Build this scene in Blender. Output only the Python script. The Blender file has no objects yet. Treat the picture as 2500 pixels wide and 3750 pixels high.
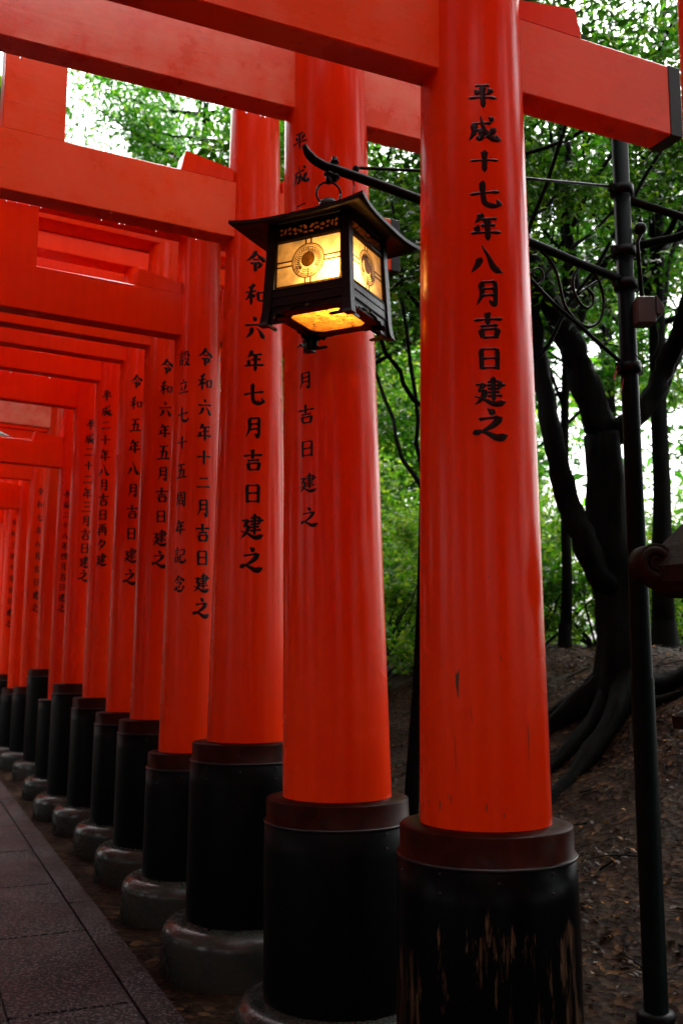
import bpy, math, random
import numpy as np
from mathutils import Vector, Matrix
random.seed(7)
C = bpy.context.scene.collection
sc = bpy.context.scene
H = 1.4                                   # eye height in metres; layout numbers below are in eye heights

# ------------------------------------------------------------------ camera, sky, sun, exposure
FPX, CX, CY = 3646.0, 1250.0, 1875.0      # focal length and centre in photo pixels
PIT = math.atan(522 / FPX); SP, CP = math.sin(PIT), math.cos(PIT)
cam = bpy.data.cameras.new('camera'); camo = bpy.data.objects.new('camera', cam); C.objects.link(camo)
cam.sensor_fit = 'VERTICAL'; cam.sensor_height = 36; cam.lens = FPX / 3750 * 36
cam.clip_start = 0.05; cam.clip_end = 600
cam.dof.use_dof = True; cam.dof.focus_distance = 3.6; cam.dof.aperture_fstop = 3.5
camo.location = (0, 0, H); camo.rotation_euler = (math.pi / 2 + PIT, 0, 0)
sc.camera = camo

SUN_EL, SUN_AZ = 58, 15                    # overcast: a broad soft sun high beyond the trees
w = bpy.data.worlds.new('World'); sc.world = w; w.use_nodes = True
nt = w.node_tree; nt.nodes.clear()
sky = nt.nodes.new('ShaderNodeTexSky'); sky.sky_type = 'NISHITA'; sky.sun_disc = False
sky.sun_elevation = math.radians(SUN_EL); sky.sun_rotation = math.radians(SUN_AZ)
sky.air_density = 1.0; sky.dust_density = 6.0
hs = nt.nodes.new('ShaderNodeHueSaturation'); hs.inputs['Saturation'].default_value = 0.16
bg = nt.nodes.new('ShaderNodeBackground'); bg.inputs['Strength'].default_value = 0.15
ow = nt.nodes.new('ShaderNodeOutputWorld')
nt.links.new(sky.outputs[0], hs.inputs['Color']); nt.links.new(hs.outputs[0], bg.inputs[0]); nt.links.new(bg.outputs[0], ow.inputs[0])
sl = bpy.data.lights.new('sun', 'SUN'); sl.energy = 0.5; sl.angle = math.radians(30); sl.color = (1, .97, .93)
so = bpy.data.objects.new('sun', sl); C.objects.link(so)
az, el = math.radians(SUN_AZ), math.radians(SUN_EL)
so.rotation_euler = Vector((math.sin(az) * math.cos(el), math.cos(az) * math.cos(el), math.sin(el))).to_track_quat('Z', 'Y').to_euler()
so.location = (0, 0, 20)
sc.view_settings.view_transform = 'Standard'; sc.view_settings.look = 'None'
sc.view_settings.exposure = 2.65; sc.view_settings.gamma = 1
sc.cycles.max_bounces = 8; sc.cycles.diffuse_bounces = 2; sc.cycles.glossy_bounces = 3; sc.cycles.transmission_bounces = 4
sc.cycles.sample_clamp_indirect = 4; sc.cycles.use_denoising = True

# ------------------------------------------------------------------ helpers
def ray(px, py):
    a = (px - CX) / FPX; b = -(py - CY) / FPX
    return Vector((a, CP - b * SP, SP + b * CP))
def at(px, py, Y):                          # photo pixel + depth (eye heights) -> world metres
    d = ray(px, py); return Vector((0, 0, H)) + d * (Y * H / d.y)
def atu(u, v, Y): return at(u * 1.5944, v * 1.5944, Y)
def on_plane(px, py, P, N):
    d = ray(px, py); o = Vector((0, 0, H)); return o + d * ((P - o).dot(N) / d.dot(N))

def tag(o, label=None, cat=None, group=None, kind=None):
    if label: o['label'] = label
    if cat: o['category'] = cat
    if group: o['group'] = group
    if kind: o['kind'] = kind
    return o
def empty(name, loc, rz=0):
    o = bpy.data.objects.new(name, None); C.objects.link(o); o.location = loc; o.rotation_euler = (0, 0, rz)
    o.empty_display_size = .1; o['_root'] = 1
    return o
def root_of(o):
    while o.parent: o = o.parent
    return o

class MB:
    """collects shapes in world coordinates (or local ones for a rotated root)"""
    def __init__(s): s.v = []; s.f = []; s.sm = []
    def add(s, vs, fs, smooth=False):
        n = len(s.v); s.v += [tuple(x) for x in vs]
        for f in fs: s.f.append(tuple(i + n for i in f)); s.sm.append(smooth)
    def box(s, c, h, rz=0, ch=0.0):
        c = Vector(c); M = Matrix.Rotation(rz, 3, 'Z')
        s.prism([(-h[0], -h[1]), (h[0], -h[1]), (h[0], h[1]), (-h[0], h[1])], c, M @ Vector((1, 0, 0)), M @ Vector((0, 1, 0)), Vector((0, 0, 1)), -h[2], h[2], ch)
    def prism(s, pr, O, A, B, L, l0, l1, ch=0.0):
        """closed 2-D profile in the A,B plane swept along L, caps chamfered by ch"""
        if ch:
            q = []; n = len(pr)
            for i in range(n):
                p = Vector(pr[i]); a = Vector(pr[i - 1]); b = Vector(pr[(i + 1) % n])
                q.append(tuple(p + (a - p).normalized() * ch)); q.append(tuple(p + (b - p).normalized() * ch))
            pr = q
        n = len(pr); P = []
        cx = sum(p[0] for p in pr) / n; cy = sum(p[1] for p in pr) / n
        def ring(l, k):
            for (a, b) in pr:
                if k:
                    d = math.hypot(a - cx, b - cy); f = max(0, (d - k) / d); a = cx + (a - cx) * f; b = cy + (b - cy) * f
                P.append(O + A * a + B * b + L * l)
        rings = [(l0, 0), (l1, 0)] if not ch else [(l0, ch), (l0 + ch, 0), (l1 - ch, 0), (l1, ch)]
        for l, k in rings: ring(l, k)
        F = []
        for r in range(len(rings) - 1):
            for i in range(n): F.append((r * n + i, r * n + (i + 1) % n, (r + 1) * n + (i + 1) % n, (r + 1) * n + i))
        F.append(tuple(range(n))[::-1]); F.append(tuple(range((len(rings) - 1) * n, len(rings) * n)))
        s.add(P, F)
    def lathe(s, prof, ax, seg=48, caps=True, smooth=True):
        """prof: (r, z); ax(z) -> (x, y)"""
        P = []; F = []
        for r, z in prof:
            x, y = ax(z)
            for i in range(seg):
                t = 2 * math.pi * i / seg; P.append((x + r * math.cos(t), y + r * math.sin(t), z))
        for k in range(len(prof) - 1):
            for i in range(seg):
                j = (i + 1) % seg; F.append((k * seg + i, k * seg + j, (k + 1) * seg + j, (k + 1) * seg + i))
        s.add(P, F, smooth)
        if caps: 
            n = len(prof)
            s.add(P[:seg], [tuple(range(seg))[::-1]]); s.add(P[(n - 1) * seg:], [tuple(range(seg))])
    def tube(s, pts, rad, seg=8, rough=0.0):
        pts = [Vector(p) for p in pts]; n = len(pts)
        if not hasattr(rad, '__len__'): rad = [rad] * n
        up = Vector((0, 0, 1)); P = []; F = []; prev = None
        for k in range(n):
            d = (pts[min(k + 1, n - 1)] - pts[max(k - 1, 0)]).normalized()
            if prev is None:
                a = d.cross(up)
                if a.length < .1: a = d.cross(Vector((1, 0, 0)))
            else: a = prev - d * prev.dot(d)
            a.normalize(); prev = a; b = d.cross(a)
            for i in range(seg):
                t = 2 * math.pi * i / seg
                q = 1 + rough * (math.sin(3 * t + k * .35) * .5 + math.sin(7 * t - k * .8) * .3 + math.sin(2 * t + k * 1.1) * .35 + .3 * math.sin(k * 1.7)) if rough else 1
                P.append(pts[k] + (a * math.cos(t) + b * math.sin(t)) * rad[k] * q)
        for k in range(n - 1):
            for i in range(seg):
                j = (i + 1) % seg; F.append((k * seg + i, k * seg + j, (k + 1) * seg + j, (k + 1) * seg + i))
        F.append(tuple(range(seg))[::-1]); F.append(tuple(range((n - 1) * seg, n * seg)))
        s.add(P, F, True)
    def sphere(s, c, r, seg=16, sz=1.0):
        s.lathe([(max(1e-4, r * math.sin(math.pi * k / 10)), c[2] - r * sz * math.cos(math.pi * k / 10)) for k in range(11)], lambda z: (c[0], c[1]), seg, False)
    def build(s, name, mat, parent=None, loc=None):
        me = bpy.data.meshes.new(name)
        off = Vector((0, 0, 0))
        if parent is not None:
            r = root_of(parent)
            if not r.get('_local'): off = Vector(r.location)
        elif loc is not None: off = Vector(loc)
        me.from_pydata([(x - off.x, y - off.y, z - off.z) for x, y, z in s.v], [], s.f)
        me.polygons.foreach_set('use_smooth', s.sm)
        me.materials.append(mat); me.update()
        o = bpy.data.objects.new(name, me); C.objects.link(o)
        if parent is not None: o.parent = parent
        elif loc is not None: o.location = off
        return o

def catmull(pts, n=6):
    pts = [Vector(p) for p in pts]
    if len(pts) < 3: 
        return [pts[0].lerp(pts[1], i / (n * 2)) for i in range(n * 2 + 1)]
    q = [2 * pts[0] - pts[1]] + pts + [2 * pts[-1] - pts[-2]]; out = []
    for i in range(1, len(q) - 2):
        for k in range(n):
            t = k / n; p0, p1, p2, p3 = q[i - 1:i + 3]
            out.append(.5 * ((2 * p1) + (p2 - p0) * t + (2 * p0 - 5 * p1 + 4 * p2 - p3) * t * t + (3 * p1 - p0 - 3 * p2 + p3) * t ** 3))
    out.append(pts[-1]); return out

# ------------------------------------------------------------------ materials
def mat(name):
    m = bpy.data.materials.new(name); m.use_nodes = True
    t = m.node_tree; b = t.nodes['Principled BSDF']; return m, t, b
def nd(t, kind, **kw):
    n = t.nodes.new(kind)
    for k, v in kw.items():
        if k in n.inputs: n.inputs[k].default_value = v
        else: setattr(n, k, v)
    return n
def coords(t, scale=(1, 1, 1), rnd=True):
    tc = nd(t, 'ShaderNodeTexCoord'); mp = nd(t, 'ShaderNodeMapping'); mp.inputs['Scale'].default_value = scale
    t.links.new(tc.outputs['Object'], mp.inputs[0])
    if rnd:
        oi = nd(t, 'ShaderNodeObjectInfo'); mu = nd(t, 'ShaderNodeMath', operation='MULTIPLY'); mu.inputs[1].default_value = 37.0
        t.links.new(oi.outputs['Random'], mu.inputs[0]); t.links.new(mu.outputs[0], mp.inputs['Location'])
    return mp.outputs[0]
def noise(t, co, sc_, det=4, rough=.55):
    n = nd(t, 'ShaderNodeTexNoise'); n.inputs['Scale'].default_value = sc_; n.inputs['Detail'].default_value = det; n.inputs['Roughness'].default_value = rough
    t.links.new(co, n.inputs['Vector']); return n.outputs['Fac']
def ramp(t, fac, stops):
    r = nd(t, 'ShaderNodeValToRGB'); e = r.color_ramp.elements
    while len(e) < len(stops): e.new(.5)
    for x, (p, c) in zip(e, stops):
        x.position = p; x.color = (*c, 1) if hasattr(c, '__len__') else (c, c, c, 1)
    t.links.new(fac, r.inputs[0]); return r.outputs[0]
def mixc(t, fac, a, b):
    m = nd(t, 'ShaderNodeMix', data_type='RGBA')
    for i, x in ((0, fac), (6, a), (7, b)):
        if hasattr(x, 'is_linked'): t.links.new(x, m.inputs[i])
        elif hasattr(x, '__len__'): m.inputs[i].default_value = (*x, 1)
        else: m.inputs[i].default_value = x
    return m.outputs[2]
def bump(t, b, h, strength, dist=.01):
    n = nd(t, 'ShaderNodeBump'); n.inputs['Strength'].default_value = strength; n.inputs['Distance'].default_value = dist
    t.links.new(h, n.inputs['Height']); t.links.new(n.outputs[0], b.inputs['Normal'])

def red_paint(name, wear=0.0, along='z'):
    m, t, b = mat(name)
    s1 = (9, 9, .7) if along == 'z' else (.9, .9, 9)
    streak = noise(t, coords(t, s1), 3.0, 6, .65)
    big = noise(t, coords(t), 1.7, 4)
    fine = noise(t, coords(t, (60, 60, 5) if along == 'z' else (6, 6, 60)), 2.5, 3)
    c = mixc(t, ramp(t, streak, [(.3, .0), (.75, 1.0)]), (.76, .018, .0001), (.85, .036, .0003))
    c = mixc(t, ramp(t, big, [(.35, 0), (.7, .55)]), c, (.84, .048, .0010))
    if wear:
        chips = noise(t, coords(t, (26, 26, 1.6)), 2.2, 5, .7)
        k = ramp(t, chips, [(.735, 0), (.755, wear)])
        c = mixc(t, k, c, (.035, .02, .010))
    t.links.new(c, b.inputs['Base Color'])
    ro = ramp(t, big, [(.38, .15), (.62, .30)])
    t.links.new(ro, b.inputs['Roughness'])
    b.inputs['Specular IOR Level'].default_value = .08
    b.inputs['Coat Weight'].default_value = .15; b.inputs['Coat Roughness'].default_value = .25
    bump(t, b, fine, .06, .004)
    return m
RED = red_paint('vermilion_paint')
REDW = red_paint('worn_vermilion_paint', .8)
def blotched(name='weathered_sky_sheen_paint', amt=1.0):
    """old beam paint: water-spoiled matt patches, sky sheen mixed into their colour"""
    m, t, b = mat(name)
    co = coords(t, (1.0, 1.0, 1.0)); n1 = noise(t, co, 5.5, 7, .68); n2 = noise(t, coords(t, (5, 5, 30)), 1.6, 5, .6)
    k = ramp(t, n1, [(.42, 0), (.60, amt)])
    c = mixc(t, k, (.84, .062, .001), (.86, .135, .040))  # patch colour lightened to pink, standing in for reflected sky
    c = mixc(t, ramp(t, n2, [(.66, 0), (.72, .35)]), c, (.35, .012, .004))
    t.links.new(c, b.inputs['Base Color'])
    t.links.new(ramp(t, n1, [(.42, .26), (.6, .46)]), b.inputs['Roughness'])
    b.inputs['Coat Weight'].default_value = amt; b.inputs['Coat Roughness'].default_value = .34; b.inputs['Specular IOR Level'].default_value = .5 * amt
    bump(t, b, n2, .25, .004); return m
BEAM = blotched(); BEAM2 = blotched('faint_sky_sheen_paint', .3)
def simple(name, col, rough=.5, metal=0, nscale=0, var=.3, bstr=0, coat=0):
    m, t, b = mat(name); b.inputs['Roughness'].default_value = rough; b.inputs['Metallic'].default_value = metal
    b.inputs['Coat Weight'].default_value = coat; b.inputs['Coat Roughness'].default_value = .1
    if nscale:
        n = noise(t, coords(t), nscale, 6, .6)
        d = tuple(x * (1 - var) for x in col); l = tuple(min(1, x * (1 + var)) for x in col)
        t.links.new(mixc(t, ramp(t, n, [(.3, 0), (.7, 1)]), d, l), b.inputs['Base Color'])
        if bstr: bump(t, b, n, bstr, .01)
    else: b.inputs['Base Color'].default_value = (*col, 1)
    return m
INK = simple('ink', (.0012, .0012, .0015), .3, 0, 0, 0, 0, 0)
INK.node_tree.nodes['Principled BSDF'].inputs['Specular IOR Level'].default_value = .22
BLACK = simple('black_lacquer', (.0015, .0015, .0018), .42, 0, 30, .3, .05)
BLACK.node_tree.nodes['Principled BSDF'].inputs['Specular IOR Level'].default_value = .05
BLACKW = simple('black_cap_paint', (.012, .011, .011), .5, 0, 12, .4, .1)
COLLAR = simple('brown_copper', (.020, .0032, .0015), .38, 0, 14, .45, .10, .01)
COLLAR.node_tree.nodes['Principled BSDF'].inputs['Specular IOR Level'].default_value = .25
LIP = simple('sleeve_lip_metal', (.035, .030, .030), .3, .7)
STUD = simple('stud_metal', (.14, .14, .16), .3, .8)
IRON = simple('wrought_iron', (.003, .0027, .003), .42, 0, 40, .4, .2, 0)
IRON.node_tree.nodes['Principled BSDF'].inputs['Specular IOR Level'].default_value = .3
POLE = simple('green_black_pole_paint', (.0012, .003, .0027), .4, 0, 9, .5, .1, 0)
POLE.node_tree.nodes['Principled BSDF'].inputs['Specular IOR Level'].default_value = .2
BOXG = simple('grey_box_plastic', (.030, .030, .028), .5, 0, 8, .25)
DROP = simple('water_drop', (.8, .8, .85), .02)
DROP.node_tree.nodes['Principled BSDF'].inputs['Transmission Weight'].default_value = 1

def peeled():
    m, t, b = mat('peeling_black_sleeve')
    co = coords(t, (1, 1, .12), False)
    mask = noise(t, co, 34, 9, .75); big = noise(t, coords(t, (1, 1, .35), False), 5.0, 2)
    tc = nd(t, 'ShaderNodeTexCoord'); sx = nd(t, 'ShaderNodeSeparateXYZ'); t.links.new(tc.outputs['Object'], sx.inputs[0])
    lo = nd(t, 'ShaderNodeMapRange'); lo.inputs[1].default_value = .84 * 1.0; lo.inputs[2].default_value = .66
    lo.inputs[3].default_value = -.35; lo.inputs[4].default_value = .03
    t.links.new(sx.outputs['Z'], lo.inputs[0])
    a = nd(t, 'ShaderNodeMath', operation='ADD'); t.links.new(mask, a.inputs[0]); t.links.new(lo.outputs[0], a.inputs[1])
    a2 = nd(t, 'ShaderNodeMath', operation='MULTIPLY_ADD'); a2.inputs[1].default_value = .45; t.links.new(big, a2.inputs[0]); t.links.new(a.outputs[0], a2.inputs[2])
    k = ramp(t, a2.outputs[0], [(.800, 0), (.83, 1)])
    grain = noise(t, coords(t, (90, 90, 2.5), False), 1.5, 5, .7)
    wood = ramp(t, grain, [(.32, (.010, .004, .002)), (.5, (.050, .024, .012)), (.70, (.19, .12, .07))])
    t.links.new(mixc(t, k, (.0015, .0015, .0018), wood), b.inputs['Base Color']); b.inputs['Specular IOR Level'].default_value = .04
    t.links.new(ramp(t, k, [(0, .32), (1, .7)]), b.inputs['Roughness'])
    bump(t, b, mixc(t, k, (1, 1, 1), grain), .6, .004)
    return m
PEEL = peeled()
def concrete():
    m, t, b = mat('wet_concrete'); co = coords(t)
    n1 = noise(t, co, 3.2, 6, .6); n2 = noise(t, co, 60, 3)
    c = ramp(t, n1, [(.3, (.010, .011, .009)), (.48, (.024, .025, .020)), (.6, (.034, .026, .019)), (.75, (.018, .026, .016))])
    t.links.new(mixc(t, ramp(t, n2, [(.35, .25), (.6, 0)]), c, (.05, .06, .05)), b.inputs['Base Color'])
    t.links.new(ramp(t, n2, [(.3, .14), (.7, .34)]), b.inputs['Roughness']); bump(t, b, n2, .12, .005); return m
CONC = concrete()
def earth():
    m, t, b = mat('wet_forest_earth'); co = coords(t, (1, 1, 1), False)
    n1 = noise(t, co, 1.3, 8, .65); n2 = noise(t, co, 22, 8, .7)
    c = ramp(t, n1, [(.3, (.007, .0036, .002)), (.55, (.015, .0085, .005)), (.75, (.028, .019, .012))])
    c = mixc(t, ramp(t, n2, [(.45, 0), (.62, .7)]), c, (.034, .017, .009))
    vo = nd(t, 'ShaderNodeTexVoronoi'); vo.inputs['Scale'].default_value = 24; t.links.new(co, vo.inputs['Vector'])
    sp = nd(t, 'ShaderNodeSeparateColor'); t.links.new(vo.outputs['Color'], sp.inputs[0])
    lit = ramp(t, sp.outputs[0], [(0, (.004, .0025, .0015)), (.5, (.016, .008, .0045)), (.85, (.040, .020, .010)), (1, (.085, .042, .018))])
    n3 = noise(t, co, 1.9, 5, .6); c = mixc(t, ramp(t, n3, [(.40, .15), (.55, .85)]), c, lit)
    t.links.new(c, b.inputs['Base Color']); b.inputs['Specular IOR Level'].default_value = .15
    t.links.new(ramp(t, n1, [(.35, .28), (.6, .75)]), b.inputs['Roughness']); bump(t, b, mixc(t, .5, n2, vo.outputs['Distance']), 1.0, .035); return m
EARTH = earth()
def granite():
    m, t, b = mat('wet_granite_paving'); co = coords(t, (1, 1, 1), False)
    n1 = noise(t, co, 62, 2, .8); n2 = noise(t, co, 2.2, 5)
    c = ramp(t, n1, [(.45, (.001, .0008, .0008)), (.53, (.007, .0048, .0048)), (.575, (.10, .078, .080))])
    c = mixc(t, ramp(t, n2, [(.3, .5), (.7, 0)]), c, (.02, .013, .012))
    t.links.new(c, b.inputs['Base Color']); t.links.new(ramp(t, n2, [(.3, .4), (.7, .6)]), b.inputs['Roughness'])
    bump(t, b, n1, .9, .004); b.inputs['Specular IOR Level'].default_value = .2; return m
GRAN = granite()
def bark(name, a, c2):
    m, t, b = mat(name); n = noise(t, coords(t, (6, 6, 1.2)), 3, 8, .7)
    t.links.new(ramp(t, n, [(.3, a), (.7, c2)]), b.inputs['Base Color']); b.inputs['Roughness'].default_value = .6; b.inputs['Specular IOR Level'].default_value = .25; bump(t, b, n, .8, .02); return m
BARK = bark('wet_bark', (.0010, .0009, .0008), (.0065, .006, .005))
def stone():
    m, t, b = mat('mossy_carved_stone'); co = coords(t); n1 = noise(t, co, 4, 6); n2 = noise(t, co, 70, 5, .7)
    c = ramp(t, n1, [(.35, (.005, .006, .004)), (.6, (.012, .014, .010)), (.75, (.012, .019, .008))])
    t.links.new(mixc(t, ramp(t, n2, [(.4, .5), (.6, 0)]), c, (.03, .022, .018)), b.inputs['Base Color'])
    b.inputs['Roughness'].default_value = .65; bump(t, b, n2, .6, .006); return m
STONE = stone()
def leafmat(name, stops, tr=.45, rough=.35):
    m, t, b = mat(name); g = nd(t, 'ShaderNodeNewGeometry')
    c = ramp(t, g.outputs['Random Per Island'], stops)
    t.links.new(c, b.inputs['Base Color']); b.inputs['Roughness'].default_value = rough; b.inputs['Specular IOR Level'].default_value = .22
    tl = nd(t, 'ShaderNodeBsdfTranslucent'); br = nd(t, 'ShaderNodeMix', data_type='RGBA', blend_type='MULTIPLY'); br.inputs[0].default_value = 1
    t.links.new(c, br.inputs[6]); br.inputs[7].default_value = (2.0, 2.1, 1.0, 1)
    t.links.new(br.outputs[2], tl.inputs[0])
    mx = nd(t, 'ShaderNodeMixShader'); mx.inputs[0].default_value = tr
    t.links.new(b.outputs[0], mx.inputs[1]); t.links.new(tl.outputs[0], mx.inputs[2])
    t.links.new(mx.outputs[0], t.nodes['Material Output'].inputs[0]); return m
LEAFD = leafmat('dark_evergreen_leaves', [(0, (.004, .015, .002)), (.5, (.011, .038, .004)), (.85, (.03, .085, .008)), (1, (.10, .16, .012))])
LEAFM = leafmat('broad_green_leaves', [(0, (.008, .04, .003)), (.5, (.020, .090, .006)), (.85, (.045, .15, .010)), (1, (.14, .24, .02))], .5)
LEAFY = leafmat('yellow_green_leaves', [(0, (.02, .07, .006)), (.6, (.06, .16, .012)), (1, (.20, .26, .03))], .55)
LITTER = leafmat('dead_leaves', [(0, (.009, .005, .003)), (.6, (.030, .015, .008)), (.92, (.050, .026, .013)), (1, (.28, .12, .025))], .1, .4)

for m_, v_ in ((EARTH, .025), (COLLAR, .02), (CONC, .30), (GRAN, .08), (BARK, .02), (STONE, .03), (POLE, .03), (IRON, .08), (LITTER, .04)):
    m_.node_tree.nodes['Principled BSDF'].inputs['Specular IOR Level'].default_value = v_
# ------------------------------------------------------------------ brush lettering
W = {'H': [(0, .35), (.10, .95), (.35, .62), (.7, .70), (.88, 1.15), (1, .25)],
     'V': [(0, .45), (.10, 1.35), (.28, 1.02), (.7, 1.0), (.85, 1.1), (1, .12)],
     'S': [(0, .7), (.15, 1.15), (.8, 1.0), (1, .9)],
     'P': [(0, .5), (.12, 1.35), (.45, 1.05), (.8, .55), (1, .06)],
     'N': [(0, .25), (.3, .65), (.72, 1.35), (.84, 1.4), (1, .08)],
     'D': [(0, .12), (.6, 1.25), (.85, 1.1), (1, .25)],
     'C': [(0, .5), (.08, 1.2), (.4, .95), (.85, 1.2), (1, .7)]}
GL = {
'平': 'H .25 .13 .74 .10|D .22 .26 .38 .47|P .80 .22 .72 .36 .58 .47|H .02 .60 .98 .56|V .50 .12 .50 1.0',
'成': 'H .12 .34 .76 .29|P .17 .33 .20 .62 .02 .97|H .22 .58 .44 .55|V .43 .54 .42 .80 .36 .90 .28 .78|N .42 .03 .47 .38 .62 .72 .96 .98|P .97 .97 .95 .82 .90 .70|P .86 .46 .72 .70 .50 .88|D .66 .06 .84 .20',
'十': 'H .03 .47 .98 .43|V .5 .02 .5 1.0',
'七': 'H .02 .52 .98 .38|C .42 .03 .43 .5 .47 .80 .62 .90 .90 .90|P .96 .90 .92 .78 .86 .66',
'年': 'P .36 .02 .32 .18 .16 .36|H .34 .24 .86 .18|H .33 .46 .80 .42|S .20 .46 .24 .68|H .02 .72 .98 .67|V .54 .22 .54 1.0',
'八': 'P .29 .42 .22 .66 .0 .96|N .36 .0 .54 .36 .72 .78 1.0 .93',
'月': 'P .26 .08 .29 .55 .10 .98|H .26 .11 .78 .07|S .78 .07 .78 .94|P .80 .94 .66 .90 .54 .76|H .30 .36 .76 .33|H .29 .61 .76 .57',
'吉': 'V .47 .0 .47 .47|H .02 .29 .98 .25|H .22 .52 .82 .48|S .24 .62 .33 .97|H .24 .66 .84 .62|S .82 .62 .74 .95|H .32 .95 .80 .92',
'日': 'S .20 .05 .23 .99|H .20 .10 .80 .07|S .80 .07 .80 .99|H .24 .50 .78 .47|H .24 .92 .80 .90',
'建': 'H .42 .18 .82 .14|S .82 .15 .78 .40|H .37 .30 1.0 .26|H .42 .42 .80 .39|H .42 .54 .80 .51|H .40 .67 .88 .63|V .60 .0 .60 .86|H .07 .28 .32 .24|P .33 .24 .24 .38 .13 .50|H .13 .50 .34 .46|P .36 .46 .26 .74 .02 .96|N .02 .66 .28 .76 .62 .94 1.0 .84',
'之': 'D .40 .0 .62 .18|H .15 .34 .76 .27|P .80 .26 .60 .50 .36 .66 .14 .76|D .22 .66 .08 .78 .06 .84|N .06 .82 .28 .74 .68 .93 1.0 .84',
'令': 'P .52 .0 .36 .26 .02 .50|N .50 .08 .66 .26 .98 .47|H .36 .42 .66 .39|H .22 .60 .72 .55|P .74 .55 .68 .72 .54 .84|V .46 .60 .47 1.0',
'和': 'P .46 .03 .32 .14 .12 .20|H .02 .40 .54 .33|V .30 .12 .30 1.0|P .28 .40 .18 .62 .02 .76|D .34 .48 .48 .62|S .60 .38 .65 .80|H .60 .42 .96 .37|S .95 .37 .89 .76|H .65 .77 .92 .74',
'六': 'D .40 .0 .56 .20|H .02 .40 .98 .35|P .36 .50 .30 .75 .06 .98|N .58 .50 .72 .66 .92 .98',
'二': 'H .20 .24 .82 .19|H .02 .82 .98 .77',
'三': 'H .18 .14 .84 .10|H .24 .50 .78 .46|H .02 .90 .98 .86',
'四': 'S .08 .16 .14 .88|H .08 .20 .92 .15|S .92 .16 .86 .88|H .14 .86 .88 .83|P .40 .22 .36 .45 .22 .62|C .60 .22 .61 .50 .78 .54',
'五': 'H .16 .12 .84 .07|V .50 .12 .44 .50 .34 .92|H .18 .48 .74 .43|S .74 .43 .66 .90|H .0 .95 1.0 .90',
'設': 'D .20 .0 .32 .11|H .02 .22 .46 .18|H .10 .35 .40 .32|H .10 .47 .40 .44|S .11 .58 .15 .92|H .11 .61 .40 .57|S .39 .58 .36 .90|H .15 .88 .37 .86|P .60 .08 .60 .30 .46 .46|H .60 .12 .84 .08|C .84 .10 .85 .34 1.0 .36|H .52 .56 .88 .51|P .88 .52 .76 .80 .44 1.0|N .58 .60 .74 .82 1.0 .98',
'立': 'D .42 .0 .56 .15|H .12 .28 .88 .23|D .28 .38 .38 .78|P .74 .36 .66 .62 .58 .84|H .0 .92 1.0 .87',
'周': 'P .20 .08 .20 .6 .04 .98|H .20 .11 .86 .07|S .86 .07 .86 .95|P .87 .95 .76 .92 .68 .82|H .34 .27 .72 .24|S .52 .14 .52 .44|H .30 .46 .76 .42|S .36 .57 .38 .86|H .36 .59 .70 .56|S .69 .56 .67 .84|H .38 .82 .69 .80',
'記': 'D .20 .0 .32 .11|H .02 .22 .46 .18|H .10 .35 .40 .32|H .10 .47 .40 .44|S .11 .58 .15 .92|H .11 .61 .40 .57|S .39 .58 .36 .90|H .15 .88 .37 .86|H .54 .20 .90 .15|S .89 .16 .88 .48|H .56 .50 .88 .46|C .57 .48 .57 .85 .70 .93 .98 .90|P .99 .92 .98 .80 .94 .70',
'念': 'P .52 .0 .34 .20 .02 .38|N .50 .05 .68 .20 .98 .37|H .36 .31 .64 .28|H .28 .46 .68 .42|P .70 .42 .62 .54 .50 .62|D .16 .66 .20 .80 .08 .92|C .32 .66 .38 .90 .56 .98 .80 .92|P .82 .94 .80 .84 .76 .76|D .48 .62 .58 .78|D .80 .62 .96 .80',
'再': 'H .12 .12 .88 .07|S .22 .28 .22 1.0|H .22 .31 .80 .27|S .80 .27 .80 1.0|S .50 .10 .50 .72|H .24 .50 .78 .46|H .0 .72 1.0 .67',
'々': 'P .42 .02 .34 .30 .08 .56|H .32 .26 .78 .20|P .80 .20 .64 .56 .24 .98|D .34 .50 .56 .76'}

class Pillar:
    def __init__(s, x, y, r0, r1, z0, lx=0, ly=0):
        s.x, s.y, s.r0, s.r1, s.z0, s.lx, s.ly = x * H, y * H, r0 * H, r1 * H, z0 * H, lx, ly
    def ax(s, z): return (s.x + s.lx * z, s.y + s.ly * z)
    def r(s, z): return s.r0 - (s.r0 - s.r1) * (z - s.z0) / (1.5 * H)
    def hit(s, u, v):
        d = ray(u * 1.5944, v * 1.5944); z = 2.0
        for _ in range(8):
            cx, cy = s.ax(z); r = s.r(z); A = d.x ** 2 + d.y ** 2; B = -2 * (d.x * cx + d.y * cy); K = cx * cx + cy * cy - r * r
            q = max(0, B * B - 4 * A * K); t = (-B - math.sqrt(q)) / (2 * A); z = H + d.z * t
        return math.atan2(d.y * t - cy, d.x * t - cx), z, t
    def pt(s, phi, z, lift):
        x, y = s.ax(z); r = s.r(z) + lift; return (x + r * math.cos(phi), y + r * math.sin(phi), z)

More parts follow.
